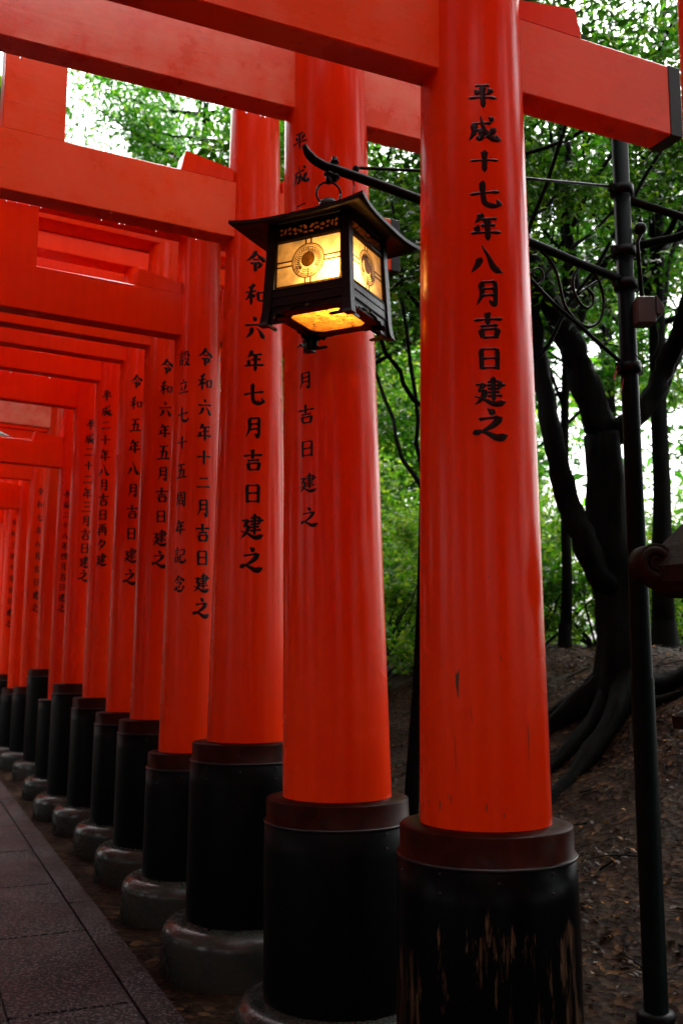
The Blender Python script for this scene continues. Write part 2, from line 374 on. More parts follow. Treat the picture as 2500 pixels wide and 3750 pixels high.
def ribbon(mb, P, phi, z, pts, prof, wd, sx, sz, lift, dome):
    """one brush stroke wrapped on the pillar; pts in a 0..1 cell, y down"""
    line = catmull([Vector((p[0], p[1], 0)) for p in pts], 5)
    L = [0]
    for a, b in zip(line, line[1:]): L.append(L[-1] + (b - a).length)
    n = len(line); V = []; F = []
    def wat(t):
        for (t0, w0), (t1, w1) in zip(prof, prof[1:]):
            if t <= t1: return w0 + (w1 - w0) * (t - t0) / (t1 - t0)
        return prof[-1][1]
    for i, p in enumerate(line):
        d = line[min(i + 1, n - 1)] - line[max(i - 1, 0)]; d.normalize(); nrm = Vector((-d.y, d.x, 0))
        ww = wat(L[i] / L[-1]) * wd / 2
        skew = d * ww * .55 if i in (0,) else (d * -ww * .3 if i == n - 1 else Vector((0, 0, 0)))
        for k, q in enumerate((-1, -.5, .5, 1)):
            c = p + nrm * ww * q + skew * q
            V.append(P.pt(phi + (c.x - .5) * sx / P.r(z), z - (c.y - .5) * sz, lift + (dome if k in (1, 2) else -.0005)))
    for i in range(n - 1):
        for k in range(3): F.append((i * 4 + k, i * 4 + k + 1, i * 4 + k + 5, i * 4 + k + 4))
    mb.add(V, F, True)

def inscription(P, text, u1, v1, u2, v2, wu, hu, bold=.175, parent=None):
    n = len(text); p1, z1, t1 = P.hit(u1, v1); p2, z2, t2 = P.hit(u2, v2)
    for i, ch in enumerate(text):
        mb = MB(); f = i / (n - 1); u = u1 + (u2 - u1) * f; v = v1 + (v2 - v1) * f
        phi, z, t = P.hit(u, v); phi = p1 + (p2 - p1) * f
        k = t * 1.5944 / FPX; s = .94 + .10 * random.random()
        sx = wu * k * s; sz = hu * k * s
        if ch in '十二日': sz *= .86
        if ch in '日月': sx *= .92
        if ch in '建之': sx *= 1.08; sz *= 1.08
        rot = random.uniform(-.02, .02)
        for j, st in enumerate(GL[ch].split('|')):
            q = st.split(); c = [float(x) for x in q[1:]]
            pts = [(c[m] + rot * (c[m + 1] - .5), c[m + 1] + rot * (c[m] - .5) - .02 * (c[m] - .5)) for m in range(0, len(c), 2)]
            Ln = sum(math.dist(a, b) for a, b in zip(pts, pts[1:]))
            wd = bold * (.74 if q[0] == 'H' else 1.0) * (.82 if len(GL[ch].split('|')) > 8 else 1)
            ribbon(mb, P, phi, z, pts, W[q[0]], wd, sx, sz, .0006 + j * .00012, .0009)
        mb.build('painted_character', INK, parent)

# ------------------------------------------------------------------ ground, path
ROW0 = Vector((.299 * H, 2.14 * H)); ROWN = Vector((.9135, .4067)); ROWD = Vector((-.4067, .9135))
def sstep(a, b, x):
    x = max(0, min(1, (x - a) / (b - a))); return x * x * (3 - 2 * x)
def gz(x, y):
    d = (Vector((x, y)) - ROW0).dot(ROWN) / H
    z = 1.05 * sstep(.55, 3.4, d) ** 1.05 * H
    l = -(d + 2.1)
    z += .8 * sstep(.2, 3.0, l) * H
    k = sstep(.3, 1.2, d)
    z += k * (.05 * math.sin(x * 2.3 + y * 1.1) + .04 * math.sin(x * 4.1 - y * 3.3 + 1) + .02 * math.sin(y * 9 + x * 6))
    z += .012 * math.sin(x * 5.0 + 2 * math.sin(y * 3)) * (1 - k)
    return z - .02
xs = sorted(set([round(-5 + i * .09, 3) for i in range(145)] + [-200, -120, -70, -45, -30, -22, -16, -12, -9, -7, -6, 9, 10, 12, 15, 19, 25, 35, 50, 80, 130, 200]))
ys = sorted(set([round(-1 + i * .10, 3) for i in range(140)] + [-200, -110, -60, -30, -16, -9, -5, -3, -2, 14, 15.5, 17, 19, 22, 26, 32, 40, 55, 80, 130, 200]))
mb = MB(); V = [(x, y, gz(x, y)) for y in ys for x in xs]; nx = len(xs)
mb.add(V, [(j * nx + i, j * nx + i + 1, (j + 1) * nx + i + 1, (j + 1) * nx + i) for j in range(len(ys) - 1) for i in range(nx - 1)], True)
tag(mb.build('ground', EARTH), kind='structure')

# path: slabs in three bands, edge stones nearest the gates
PE = Vector((-.446 * H, 2.902 * H)); PD = Vector((-math.sin(math.radians(23.5)), math.cos(math.radians(23.5)))); PN = Vector((-PD.y, PD.x))
mb = MB(); g = .006
bands = [(0, .10, 1.55, .0), (.10, .44, .80, .12), (.44, .80, .80, .5), (.80, 1.16, .80, .12), (1.16, 1.26, 1.55, .3)]
for (d0, d1, ln, off) in bands:
    s = -8 * .8 + off
    while s < 26:
        a, b = s * H + g, (s + ln) * H - g; e0, e1 = d0 * H + g, d1 * H - g
        dz = random.uniform(-.0015, .0015)
        mb.prism([(a, -.12), (b, -.12), (b, .045 + dz), (a, .045 + dz)], Vector((PE.x, PE.y, 0)), Vector((PD.x, PD.y, 0)), Vector((0, 0, 1)), Vector((PN.x, PN.y, 0)), e0, e1, .005)
        s += ln
tag(mb.build('path', GRAN), kind='structure')
mb = MB(); mb.prism([(-9 * H, -.2), (28 * H, -.2), (28 * H, .028), (-9 * H, .028)], Vector((PE.x, PE.y, 0)), Vector((PD.x, PD.y, 0)), Vector((0, 0, 1)), Vector((PN.x, PN.y, 0)), .01, 1.25 * H)
tag(mb.build('path_bed', simple('joint_mortar', (.03, .025, .022), .7, 0, 20)), kind='structure')

# ------------------------------------------------------------------ torii gates
def torii(pos, head, r0, r1, zc, nb, nh, sb, label, rs=.05, lean=0.0, texts=(), worn=False, beam=None, foot=True, footr=.085, kr=0.02, half=.785, fz=.14, drops=0, collar=True, capblack=True, strut=.1):
    hd = math.radians(head); R = Vector((math.cos(hd), math.sin(hd), 0)); D = Vector((-math.sin(hd), math.cos(hd), 0)); Z = Vector((0, 0, 1))
    px, py = pos; c = Vector((px * H, py * H, 0)) - R * half * H
    root = empty('torii_gate', c); tag(root, label, 'torii gate', 'torii gates lining the path')
    beam = beam or RED
    for side in (1, -1):
        b = c + R * half * H * side
        P = Pillar(b.x / H, b.y / H, r0, r1, zc, R.x * lean * -side, R.y * lean * -side)
        top = sb * H + .01
        m = MB(); zz = [-.02, zc * H] + [zc * H + (top - zc * H) * k / 8 for k in range(1, 9)]
        m.lathe([(P.r(z), z) for z in zz], P.ax, 64); po = m.build('pillar', REDW if worn and side == 1 else RED, root)
        if side == 1:
            for tx in texts: inscription(P, *tx, parent=po)
        S = (r0 + rs) * H; z1 = zc * H; ch = .058 * H
        if collar:
            m = MB(); z0 = z1 - ch
            m.lathe([(P.r(z1) - .002, z1 + .004), (P.r(z1) + .010, z1 + .004), (S - .012, z1 - .001), (S - .007, z1 - .005), (S - .006, z0 + .004), (S + .002, z0 + .002)], P.ax, 64, False)
            m.build('collar', COLLAR, po)
        else: z0 = z1
        m = MB(); m.lathe([(S - .02, z0 + .001), (S + .002, z0 + .001), (S + .004, z0 - .003), (S + .0015, z0 - .008)], P.ax, 64, False)
        for k in range(10): 
            t = k * .6283 + .3
            for zq in ([z0 - .035] if k % 2 else [z0 - .02, z0 - .07]): m.sphere((P.ax(0)[0] + (S + .001) * math.cos(t), P.ax(0)[1] + (S + .001) * math.sin(t), zq), .0045, 6)
        m.build('sleeve_rim', LIP, po)
        m = MB(); m.lathe([(S - .01, z0), (S, z0 - .002), (S + .002, z0 - .10), (S + .003, z0 - .104), (S + .010, .02)], P.ax, 64, True)
        m.build('black_sleeve', PEEL if worn and side == 1 else BLACK, po)
        if foot:
            fr = S + footr * H; hz = fz * H; m = MB(); n = 8; rr = min(.075, fr - S) * 1.0
            prof = [(fr * 1.03, -.06), (fr * 1.01, .03), (fr, hz - rr)] + [(fr - rr + rr * math.cos(q * math.pi / 2 / n), hz - rr + rr * math.sin(q * math.pi / 2 / n)) for q in range(1, n + 1)] + [(S - .01, hz + .004)]
            m.lathe(prof, P.ax, 48, False); m.build('stone_footing', CONC, root)
    # tie beam through both pillars
    w2 = .04 * H; ext = (half + .60) * H
    pr = [(-w2, nb * H), (w2, nb * H), (w2, (nb + nh) * H), (-w2, (nb + nh) * H)]
    m = MB(); m.prism(pr, c, D, Z, R, -ext, ext, .004); bo = m.build('tie_beam', beam, root)
    for sgn in (-1, 1):
        m = MB(); q = .003
        pc = [(-w2 - q, nb * H - q), (w2 + q, nb * H - q), (w2 + q, (nb + nh) * H + q), (-w2 - q, (nb + nh) * H + q)]
        l0, l1 = sgn * (ext - .052), sgn * (ext + q); m.prism(pc, c, D, Z, R, min(l0, l1), max(l0, l1), .003)
        m.build('end_cap', BLACKW, bo)
    if drops:
        m = MB()
        for _ in range(drops):
            l = random.choice((-1, 1)) * random.random() ** .8 * half * H * 1.2; p = c + R * l + D * random.choice((-w2 + .004, w2 - .004)) + Z * (nb * H - .003)
            m.sphere((p.x, p.y, p.z), .0035, 6, 1.3)
        tag(m.build('water_drops', DROP, bo), kind='stuff')
    for side in (1, -1):
        for s2 in (1, -1):                       # wedges either side of each pillar
            zt = (nb + nh) * H; a0 = side * half * H + s2 * (r1 - .01) * H; a1 = side * half * H + s2 * .295 * H
            m = MB(); q = w2 * .96
            p = [(a0, zt + .001), (a1, zt + .001), (a1 - s2 * .022, zt + .075 * H), (a0, zt + .048 * H)]
            if s2 < 0: p = p[::-1]
            m.prism(p, c, R, Z, D, -q, q, .003); m.build('wedge', RED, root)
    m = MB(); m.prism([(-strut * H, -w2 + .002), (strut * H, -w2 + .002), (strut * H, w2 - .002), (-strut * H, w2 - .002)], c, R, D, Z, (nb + nh) * H - .001, sb * H + .002, .003); m.build('centre_strut', beam, root)
    # lintel and black-capped top beam
    el = (half + .55) * H; w3 = .066 * H; hh = .10 * H; s0 = sb * H
    m = MB(); m.prism([(-w3, s0), (w3, s0), (w3, s0 + hh), (-w3, s0 + hh)], c, D, Z, R, -el, el, .004); m.build('lintel', RED, root)
    m = MB(); mk = MB(); k = 12; w4 = .082 * H; Vv = []; Vk = []
    for i in range(k + 1):
        f = i / k * 2 - 1; l = f * (el + .14); zb = s0 + hh + .002 + .05 * abs(f) ** 3
        if i in (0, k): l += 0
        for a, b2 in ((-w4, 0), (w4, 0), (w4 + .012, .095 * H), (-w4 - .012, .095 * H)): Vv.append(c + R * l + D * a + Z * (zb + b2))
        zb += .095 * H + .002
        for a, b2 in ((-w4 - .02, 0), (w4 + .02, 0), (w4 + .02, .015), (0, .05), (-w4 - .02, .015)): Vk.append(c + R * (l * 1.015) + D * a + Z * (zb + b2))
    m.add(Vv, [(i * 4 + j, i * 4 + (j + 1) % 4, i * 4 + 4 + (j + 1) % 4, i * 4 + 4 + j) for i in range(k) for j in range(4)] + [(3, 2, 1, 0), tuple(k * 4 + j for j in range(4))])
    tb = m.build('top_beam', RED, root)
    mk.add(Vk, [(i * 5 + j, i * 5 + (j + 1) % 5, i * 5 + 5 + (j + 1) % 5, i * 5 + 5 + j) for i in range(k) for j in range(5)] + [(4, 3, 2, 1, 0), tuple(k * 5 + j for j in range(5))])
    mk.build('black_roof_cap', BLACKW, tb)
    return root

torii((.684, 1.47), 26, .140, .120, .68, 2.45, .20, 2.95, 'vermilion torii gate showing only a sliver of pillar at the top right edge', lean=.010)
for (x, y, nb_, t_) in [(1.02, .80, 2.35, 'unseen vermilion torii gate added beside and over the camera'), (1.34, .12, 2.5, 'first unseen vermilion torii gate added behind the camera'), (1.66, -.58, 2.4, 'second unseen vermilion torii gate added behind the camera')]:
    torii((x, y), 25, .125, .108, .68, nb_, .19, nb_ + .5, t_)  # unseen gates added for their red reflections in the glossy paint
T1 = torii((.299, 2.14), 25.0, .136, .118, .655, 2.293, .187, 2.84, 'large near vermilion torii gate, bare wood peeling through the black base of its pillar',
      texts=[('平成十七年八月吉日建之', 1108, 219, 1127, 974, 73, 66, .185)], worn=True, rs=.047, beam=BEAM2)
T2 = torii((.000, 2.78), 25.3, .147, .127, .621, 2.557, .235, 3.15, 'vermilion torii gate right behind the lit lantern, with pinkish sky sheen painted on its tie beam', lean=.0205,
      texts=[('平成二十五年十月吉日建之', 688, 323, 709, 1187, 44, 44, .145)], beam=BEAM, drops=46, rs=.05, fz=.112)
T3 = torii((-.322, 3.476), 28.2, .137, .106, .709, 2.483, .21, 3.13, 'vermilion torii gate inscribed 令和六年七月吉日建之 on its right pillar beside the lantern',
      texts=[('令和六年七月吉日建之', 588, 600, 578, 1285, 50, 54)], drops=40, rs=.053, beam=BEAM2, half=.80)
T4 = torii((-.618, 4.134), 30.0, .122, .100, .613, 2.333, .185, 2.79, 'vermilion torii gate with two columns of writing, 設立七十五周年記念 and 令和六年十二月吉日建之',
      texts=[('令和六年十二月吉日建之', 473, 820, 463, 1396, 37, 42), ('設立七十五周年記念', 423, 823, 411, 1340, 29, 37)], rs=.046, strut=.09)
T5 = torii((-.880, 4.787), 30.5, .115, .098, .70, 2.497, .19, 3.02, 'vermilion torii gate inscribed 令和六年五月吉日建之',
      texts=[('令和六年五月吉日建之', 384, 842, 366, 1284, 31, 36)], rs=.054, drops=20)
T6 = torii((-1.138, 5.395), 31, .113, .098, .70, 2.604, .19, 3.14, 'vermilion torii gate inscribed 令和五年八月吉日建之',
      texts=[('令和五年八月吉日建之', 315, 876, 298, 1325, 28, 33)], rs=.055, drops=30)
T7 = torii((-1.425, 5.999), 31.5, .108, .094, .75, 2.66, .19, 3.18, 'vermilion torii gate inscribed 平成二十年八月吉日再々建',
      texts=[('平成二十年八月吉日再々建', 246, 908, 233, 1285, 25, 29)], rs=.058, drops=30)
T8 = torii((-1.688, 6.458), 32, .100, .088, .817, 2.607, .19, 3.2, 'vermilion torii gate inscribed 平成二十二年三月吉日建之',
      texts=[('平成二十二年三月吉日建之', 209, 975, 192, 1322, 23, 27)], rs=.054)
T9 = torii((-2.03, 7.34), 33.3, .095, .085, .68, 2.374, .18, 2.86, 'vermilion torii gate inscribed 平成二十八年四月吉日建之, its black base without a brown collar',
      texts=[('平成二十八年四月吉日建之', 155, 1135, 141, 1396, 15, 19)], rs=.062, collar=False)
T10 = torii((-2.46, 8.45), 33, .10, .09, .88, 2.93, .20, 3.45, 'far vermilion torii gate with the tallest black base and a pale sky-lit tie beam', rs=.06, beam=BEAM)
T11 = torii((-2.85, 9.27), 33, .10, .09, .71, 2.62, .19, 2.98, 'vermilion torii gate inscribed 令和七年八月吉日建之 far down the path',
      texts=[('令和七年八月吉日建之', 94, 1129, 81, 1396, 14, 18)], rs=.055)
T12 = torii((-3.12, 9.75), 33, .095, .085, .68, 2.42, .18, 2.95, 'vermilion torii gate without visible writing between the gates inscribed 令和七年 and 令和三年', rs=.055)
T13 = torii((-3.42, 10.35), 33, .10, .09, .80, 2.50, .18, 3.0, 'farthest inscribed vermilion torii gate, reading 令和三年十月吉日建之, at the left edge',
      texts=[('令和三年十月吉日建之', 34, 1200, 20, 1432, 12, 15)], rs=.055)
for i, (x, y, nb_) in enumerate([(-3.68, 10.95, 2.45), (-3.96, 11.6, 2.55), (-4.3, 12.3, 2.4), (-4.62, 13.0, 2.5)]):
    torii((x, y), 33, .10, .09, .72, nb_, .18, nb_ + .5, 'far vermilion torii gate closing the tunnel at the left edge, no writing readable', rs=.055)

# chips and cracks in the paint of the nearest inscribed pillar
P1 = Pillar(.299, 2.14, .136, .118, .655)
chips = MB()
for pts, wd in [([(1053, 1538), (1049, 1566), (1052, 1605)], 9), ([(1046, 1545), (1050, 1570)], 5), ([(1044, 1690), (1046, 1775)], 2.2), ([(1080, 1620), (1084, 1665)], 1.5),
                ([(1149, 1505), (1149, 1520)], 2), ([(1211, 1660), (1213, 1705), (1213, 1745)], 2), ([(1010, 1838), (1009, 1866)], 4.5), ([(1036, 1826), (1035, 1848)], 3.2),
                ([(1028, 1822), (1028, 1836)], 2), ([(1117, 1845), (1116, 1868)], 3), ([(984, 1838), (985, 1850)], 2), ([(1157, 1870), (1157, 1878)], 4), ([(986, 1410), (985, 1440)], 1.3), ([(1121, 1320), (1121, 1330)], 1.3)]:
    hits = [P1.hit(u, v) for u, v in pts]; z0 = hits[0][1]; ph0 = hits[0][0]; r = P1.r(z0)
    loc = [((h[0] - ph0) * r + .5, (z0 - h[1]) + .5) for h in hits]
    ribbon(chips, P1, ph0, z0, loc, [(0, .1), (.3, 1), (.6, .7), (1, .05)], wd * hits[0][2] * 1.5944 / FPX, 1, 1, .0004, .0003)
pil = [o for o in T1.children if o.name.startswith('pillar')][0]
chips.build('paint_chips', simple('bare_weathered_wood', (.05, .028, .012), .6, 0, 60, .4), pil)

# ------------------------------------------------------------------ hanging lantern
LC = Vector((-.0324 * H, 2.36 * H, 1.781 * H)); LR = math.atan2(-.446, .895)
lan = empty('hanging_lantern', LC, LR); lan['_local'] = 1
tag(lan, 'lit square black metal lantern with rice-wreath crest panels hanging from the iron bracket', 'lantern')
LB, LT, LH = .333, .300, .360
def lw(z): return (LB + (LT - LB) * z / LH) / 2
def warm(name, col, clear=0.0, spots=False):
    m, t, b = mat(name); tl = nd(t, 'ShaderNodeBsdfTranslucent'); tl.inputs[0].default_value = (*col, 1)
    n = noise(t, coords(t, (1, 1, 1), False), 26, 6, .65)
    c = ramp(t, n, [(.32, tuple(x * .55 for x in col)), (.6, col)])
    if spots:
        n2 = noise(t, coords(t, (1, 1, 1), False), 75, 4, .7); c = mixc(t, ramp(t, n2, [(.57, 0), (.60, .9)]), c, (.03, .012, .002))
    t.links.new(c, tl.inputs[0]); gl = nd(t, 'ShaderNodeBsdfGlossy'); gl.inputs['Roughness'].default_value = .3; gl.inputs[0].default_value = (.8, .8, .8, 1)
    mx = nd(t, 'ShaderNodeMixShader'); mx.inputs[0].default_value = .04; t.links.new(tl.outputs[0], mx.inputs[1]); t.links.new(gl.outputs[0], mx.inputs[2])
    if clear:
        tp = nd(t, 'ShaderNodeBsdfTransparent'); m2 = nd(t, 'ShaderNodeMixShader'); m2.inputs[0].default_value = clear
        t.links.new(mx.outputs[0], m2.inputs[1]); t.links.new(tp.outputs[0], m2.inputs[2]); mx = m2
    t.links.new(mx.outputs[0], t.nodes['Material Output'].inputs[0]); return m
PANEL = warm('frosted_amber_glass', (.60, .42, .20), .10); FLOORG = warm('dirty_glass_floor', (.85, .42, .09), .10, spots=True)
FRET = warm('fretwork_paper', (.30, .15, .07))
BRASS = simple('dull_brass_lines', (.10, .055, .016), .4, .3, 50, .3)
CREST = warm('crest_bronze', (.085, .048, .010))
LM = simple('lantern_black_metal', (.005, .004, .0045), .42, 0, 45, .4, .25, .05)
LM.node_tree.nodes['Principled BSDF'].inputs['Specular IOR Level'].default_value = .25
X3, Y3, Z3 = Vector((1, 0, 0)), Vector((0, 1, 0)), Vector((0, 0, 1))
def face_axes(k):                            # k=0 wide front, 1 right, 2 back, 3 left: (origin dir outward n, along a)
    M = Matrix.Rotation(k * math.pi / 2, 3, 'Z'); return M @ Vector((0, -1, 0)), M @ Vector((1, 0, 0))
PZ0, PZ1 = .125, .295
for k in range(4):
    n, a = face_axes(k)
    def fp(x, z, o=0.0): return a * x + n * (lw(z) - .010 + o) + Z3 * z
    def plate(poly, o0, o1, name, mt, par=lan):
        m = MB(); q = len(poly); V = [fp(x, z, o0) for x, z in poly] + [fp(x, z, o1) for x, z in poly]
        m.add(V, [tuple(range(q))[::-1], tuple(range(q, 2 * q))] + [(i, (i + 1) % q, (i + 1) % q + q, i + q) for i in range(q)]); return m.build(name, mt, par) if name else m
    pw = .124
    gp = plate([(-pw, PZ0 + .004), (pw, PZ0 + .004), (pw, PZ1 - .004), (-pw, PZ1 - .004)], -.003, 0, 'glass_panel', PANEL)
    # crest and cross bars as thin metal lines laid on the glass
    m = MB(); cz = (PZ0 + PZ1) / 2; R0 = .060
    def bar(x0, z0, x1, z1, wd, o=.0015):
        d = Vector((x1 - x0, z1 - z0)); L = d.length; d /= L; q = Vector((-d.y, d.x)) * wd / 2
        pts = [(x0 + q.x, z0 + q.y), (x1 + q.x, z1 + q.y), (x1 - q.x, z1 - q.y), (x0 - q.x, z0 - q.y)]
        V = [fp(x, z, o) for x, z in pts] + [fp(x, z, 0.0002) for x, z in pts]; m.add(V, [(3, 2, 1, 0), (0, 1, 5, 4), (1, 2, 6, 5), (2, 3, 7, 6), (3, 0, 4, 7)])
    def arc(r, wd, t0=0, t1=360, o=.0018, cx=0, cz_=None):
        cc = cz if cz_ is None else cz_; n_ = max(6, int(abs(t1 - t0) / 9)); V = []
        for i in range(n_ + 1):
            t = math.radians(t0 + (t1 - t0) * i / n_)
            for rr in (r - wd / 2, r + wd / 2): V.append(fp(cx + rr * math.cos(t), cc + rr * math.sin(t), o))
        m.add(V, [(i * 2, i * 2 + 2, i * 2 + 3, i * 2 + 1) for i in range(n_)])
    for s in (-1, 1):
        bar(s * pw * .985, PZ0, s * pw * .985, PZ1, .008); bar(-pw, PZ0 + .004 if s < 0 else PZ1 - .004, pw, PZ0 + .004 if s < 0 else PZ1 - .004, .008)
        for q in (-1, 1):
            bar(s * (R0 - .001), cz + q * .0085, s * pw, cz + q * .0085, .0055); bar(q * .010, cz + s * (R0 - .001), q * .010, PZ0 + .002 if s < 0 else PZ1 - .002, .0055)
    arc(R0, .0052); arc(R0 * .90, .003); arc(R0 * .81, .003)
    V = [fp(0, cz + .004, .002)] + [fp(.0265 * math.cos(i * .2618), cz + .004 + .0265 * math.sin(i * .2618), .002) for i in range(24)]
    m.add(V, [(0, i + 1, (i + 1) % 24 + 1) for i in range(24)])
    for s in (-1, 1):                        # ears of grain, as chevrons round the disc
        for i in range(12):
            t = math.radians(-38 + i * 11.0); t2 = math.radians(-38 + (i + .9) * 11.0)
            for ra, rb in ((.039, .030), (.039, .047)):
                bar(s * ra * math.cos(t), cz + ra * math.sin(t), s * rb * math.cos(t2), cz + rb * math.sin(t2), .0028, .002)
        arc(.039, .0018, 90 - s * 128 if s > 0 else 90, 90 if s > 0 else 218, .0019)
        for q in (.010, .017, .024):          # tied sheaf bands
            bar(s * (.012 + q), cz - .021 + q * .3, s * (.030 + q * .9), cz - .050 + q * .95, .0020, .0022)
    for rr in (.034, .041, .048): arc(rr, .0020, 232, 308, .0019)
    bar(0, cz - .028, 0, cz - R0, .0022)
    m.build('crest_tracery', CREST, gp)
    # rails and boards: lower board, then the pierced band under the roof
    e = lambda z: lw(z) - .012
    m = MB(); V = []
    for oo in (-.004, .006): V += [fp(-e(.060), .060, oo), fp(e(.060), .060, oo), fp(e(PZ0), PZ0, oo), fp(-e(PZ0), PZ0, oo)]
    m.add(V, [(3, 2, 1, 0), (4, 5, 6, 7), (0, 1, 5, 4), (1, 2, 6, 5), (2, 3, 7, 6), (3, 0, 4, 7)])
    for z in (PZ0 - .004, .094, .064): m.tube([fp(-e(z), z, .007), fp(e(z), z, .007)], .0022, 6)
    m.build('rail_board', LM, lan)
    outer = [(-e(PZ1), PZ1), (e(PZ1), PZ1), (e(LH), LH), (-e(LH), LH)]; holes = []
    def blob(cx, cz_, rx, rz, tl, par):
        q = []
        for i in range(12):
            t = -i * 2 * math.pi / 12; rr = 1 + .22 * math.cos(2 * t + par) - .15 * math.cos(3 * t)
            x = rx * math.cos(t) * rr; z = rz * math.sin(t) * rr; q.append((cx + x * math.cos(tl) - z * math.sin(tl), cz_ + x * math.sin(tl) + z * math.cos(tl)))
        holes.append(q)
    for s in (-1, 1):
        for (x, z, rx, rz, tl) in [(.013, .332, .008, .0055, .8), (.011, .313, .0065, .0035, 0), (.032, .322, .009, .0045, .35), (.030, .337, .006, .003, .3), (.053, .329, .009, .0048, .2), (.050, .314, .007, .003, 0), (.073, .334, .007, .0042, -.5),
                                   (.071, .318, .0065, .003, .3), (.089, .327, .0045, .0085, .1), (.104, .335, .0055, .004, .4), (.104, .319, .0045, .0045, .9)]:
            blob(s * x, z, rx * 1.08, rz * 1.15, tl * s, x * 50)
    from mathutils.geometry import tessellate_polygon
    loops = [outer] + holes; flat_ = [p for l in loops for p in l]
    tris = tessellate_polygon([[Vector((x, z, 0)) for x, z in l] for l in loops])
    m = MB(); m.add([fp(x, z, .004) for x, z in flat_], [tuple(t) for t in tris])
    for z in (PZ1 + .003, LH - .008): m.tube([fp(-e(z), z, .006), fp(e(z), z, .006)], .0022, 6)
    m.build('fretwork', LM, lan)
    plate([(-e(PZ1) + .004, PZ1 + .004), (e(PZ1) - .004, PZ1 + .004), (e(LH) - .004, LH - .004), (-e(LH) + .004, LH - .004)], -.001, .001, 'fretwork_backing', FRET)
    # scalloped brackets, slot and stub bars under the board
    ei = lw(.05) - .020
    for s in (-1, 1):
        poly = [(s * ei, .064), (s * ei, .004), (s * (ei - .055), .004), (s * (ei - .062), .009), (s * (ei - .055), .014), (s * (ei - .026), .014), (s * (ei - .018), .024), (s * (ei - .022), .036), (s * (ei - .036), .040), (s * (ei - .046), .034),
                (s * (ei - .058), .046), (s * (ei - .078), .044), (s * (ei - .090), .052), (s * .010, .054), (s * .0, .064)]
        if s < 0: poly = poly[::-1]
        plate(poly, -.003, .003, 'scalloped_bracket', LM)
# splayed corner posts with flared feet
for sx in (-1, 1):
    for sy in (-1, 1):
        m = MB(); V = []; lv = [(0, .017, .006), (.012, .016, .003), (.05, .0155, 0), (LH, .0155, 0)]
        for z, hw, o in lv:
            cxx, cyy = sx * (lw(z) - .0135 + o), sy * (lw(z) - .0135 + o)
            V += [(cxx - hw, cyy - hw, z), (cxx + hw, cyy - hw, z), (cxx + hw, cyy + hw, z), (cxx - hw, cyy + hw, z)]
        m.add(V, [(3, 2, 1, 0), (12, 13, 14, 15)] + [(i * 4 + j, i * 4 + (j + 1) % 4, i * 4 + 4 + (j + 1) % 4, i * 4 + 4 + j) for i in range(3) for j in range(4)])
        m.build('leg', LM, lan)
m = MB(); m.box((0, 0, .050), (.108, .108, .0015)); m.build('glass_floor', FLOORG, lan)
m = MB()
for k in range(4):
    n, a = face_axes(k)
    m.prism([(.1045, .044), (.148, .044), (.148, .056), (.1045, .056)], Vector((0, 0, 0)), n, Z3, a, -.148, .148)
for sx in (-1, 1):
    for sy in (-1, 1): m.prism([(0, 0), (-.03 * sx, 0), (0, -.03 * sy)] if sx * sy < 0 else [(0, 0), (0, -.03 * sy), (-.03 * sx, 0)], Vector((sx * .106, sy * .106, 0)), X3, Y3, Z3, .0465, .0535)
m.build('floor_frame', LM, lan)
m = MB(); m.sphere((0.090, -0.088, .160), .018, 14, 1.3); m.build('bulb', None or (lambda: (lambda mm: mm)(simple('lamp_glow', (1, .7, .3))))(), lan)
gm = bpy.data.materials['lamp_glow']; gb = gm.node_tree.nodes['Principled BSDF']; gb.inputs['Emission Color'].default_value = (1, .70, .36, 1); gb.inputs['Emission Strength'].default_value = 120
m = MB(); m.tube([(0.090, -.088, .185), (0.090, -.088, .345)], .006, 8); m.build('bulb_holder', BRASS, lan)
# roof: four curved slopes with upturned corners
m = MB(); RH = .239; N = 16; ZE, ZA = .345, .428
def roofz(x, y, under=0):
    q = max(abs(x), abs(y)); c_ = (abs(x) * abs(y)) ** 3
    return ZE + (ZA - ZE) * (1 - q) ** 1.15 + .014 * c_ - under
for under, flip in ((0, 0), (.012, 1)):
    V = []
    for j in range(N + 1):
        for i in range(N + 1):
            x, y = i / N * 2 - 1, j / N * 2 - 1; V.append((x * RH * (1 + .05 * abs(x * y) ** 4), y * RH * (1 + .05 * abs(x * y) ** 4), roofz(x, y, under)))
    F = [(j * (N + 1) + i, j * (N + 1) + i + 1, (j + 1) * (N + 1) + i + 1, (j + 1) * (N + 1) + i) for j in range(N) for i in range(N)]
    m.add(V, [f[::-1] for f in F] if flip else F, True)
M1 = N + 1; per = [i for i in range(M1)] + [j * M1 + N for j in range(1, M1)] + [N * M1 + i for i in range(N - 1, -1, -1)] + [j * M1 for j in range(N - 1, 0, -1)]
off = M1 * M1
for a_, b_ in zip(per, per[1:] + per[:1]): m.f.append((a_ + off, b_ + off, b_, a_)); m.sm.append(False)
rf = m.build('roof', LM, lan)
m = MB(); m.sphere((0, 0, .462), .036, 20, .85); m.lathe([(.030, .425), (.034, .432), (.030, .44)], lambda z: (0, 0), 20); m.build('finial', LM, rf)
RINGC = Vector((0, 0, .510)); adir = Matrix.Rotation(-LR, 3, 'Z') @ Vector((.995, .1, 0)).normalized()
m = MB(); m.tube([RINGC + (adir * math.cos(t * .2618) + Z3 * math.sin(t * .2618)) * .043 for t in range(25)], .0042, 8); m.build('hanging_ring', LM, lan)
m = MB(); m.tube([(0, 0, .548), (0, 0, .575)], .011, 10); m.tube([(0, 0, .573), (0, 0, .600)], .008, 10); m.tube([(0, 0, .580), (0, 0, .584)], .018, 10); m.build('hook', LM, lan)

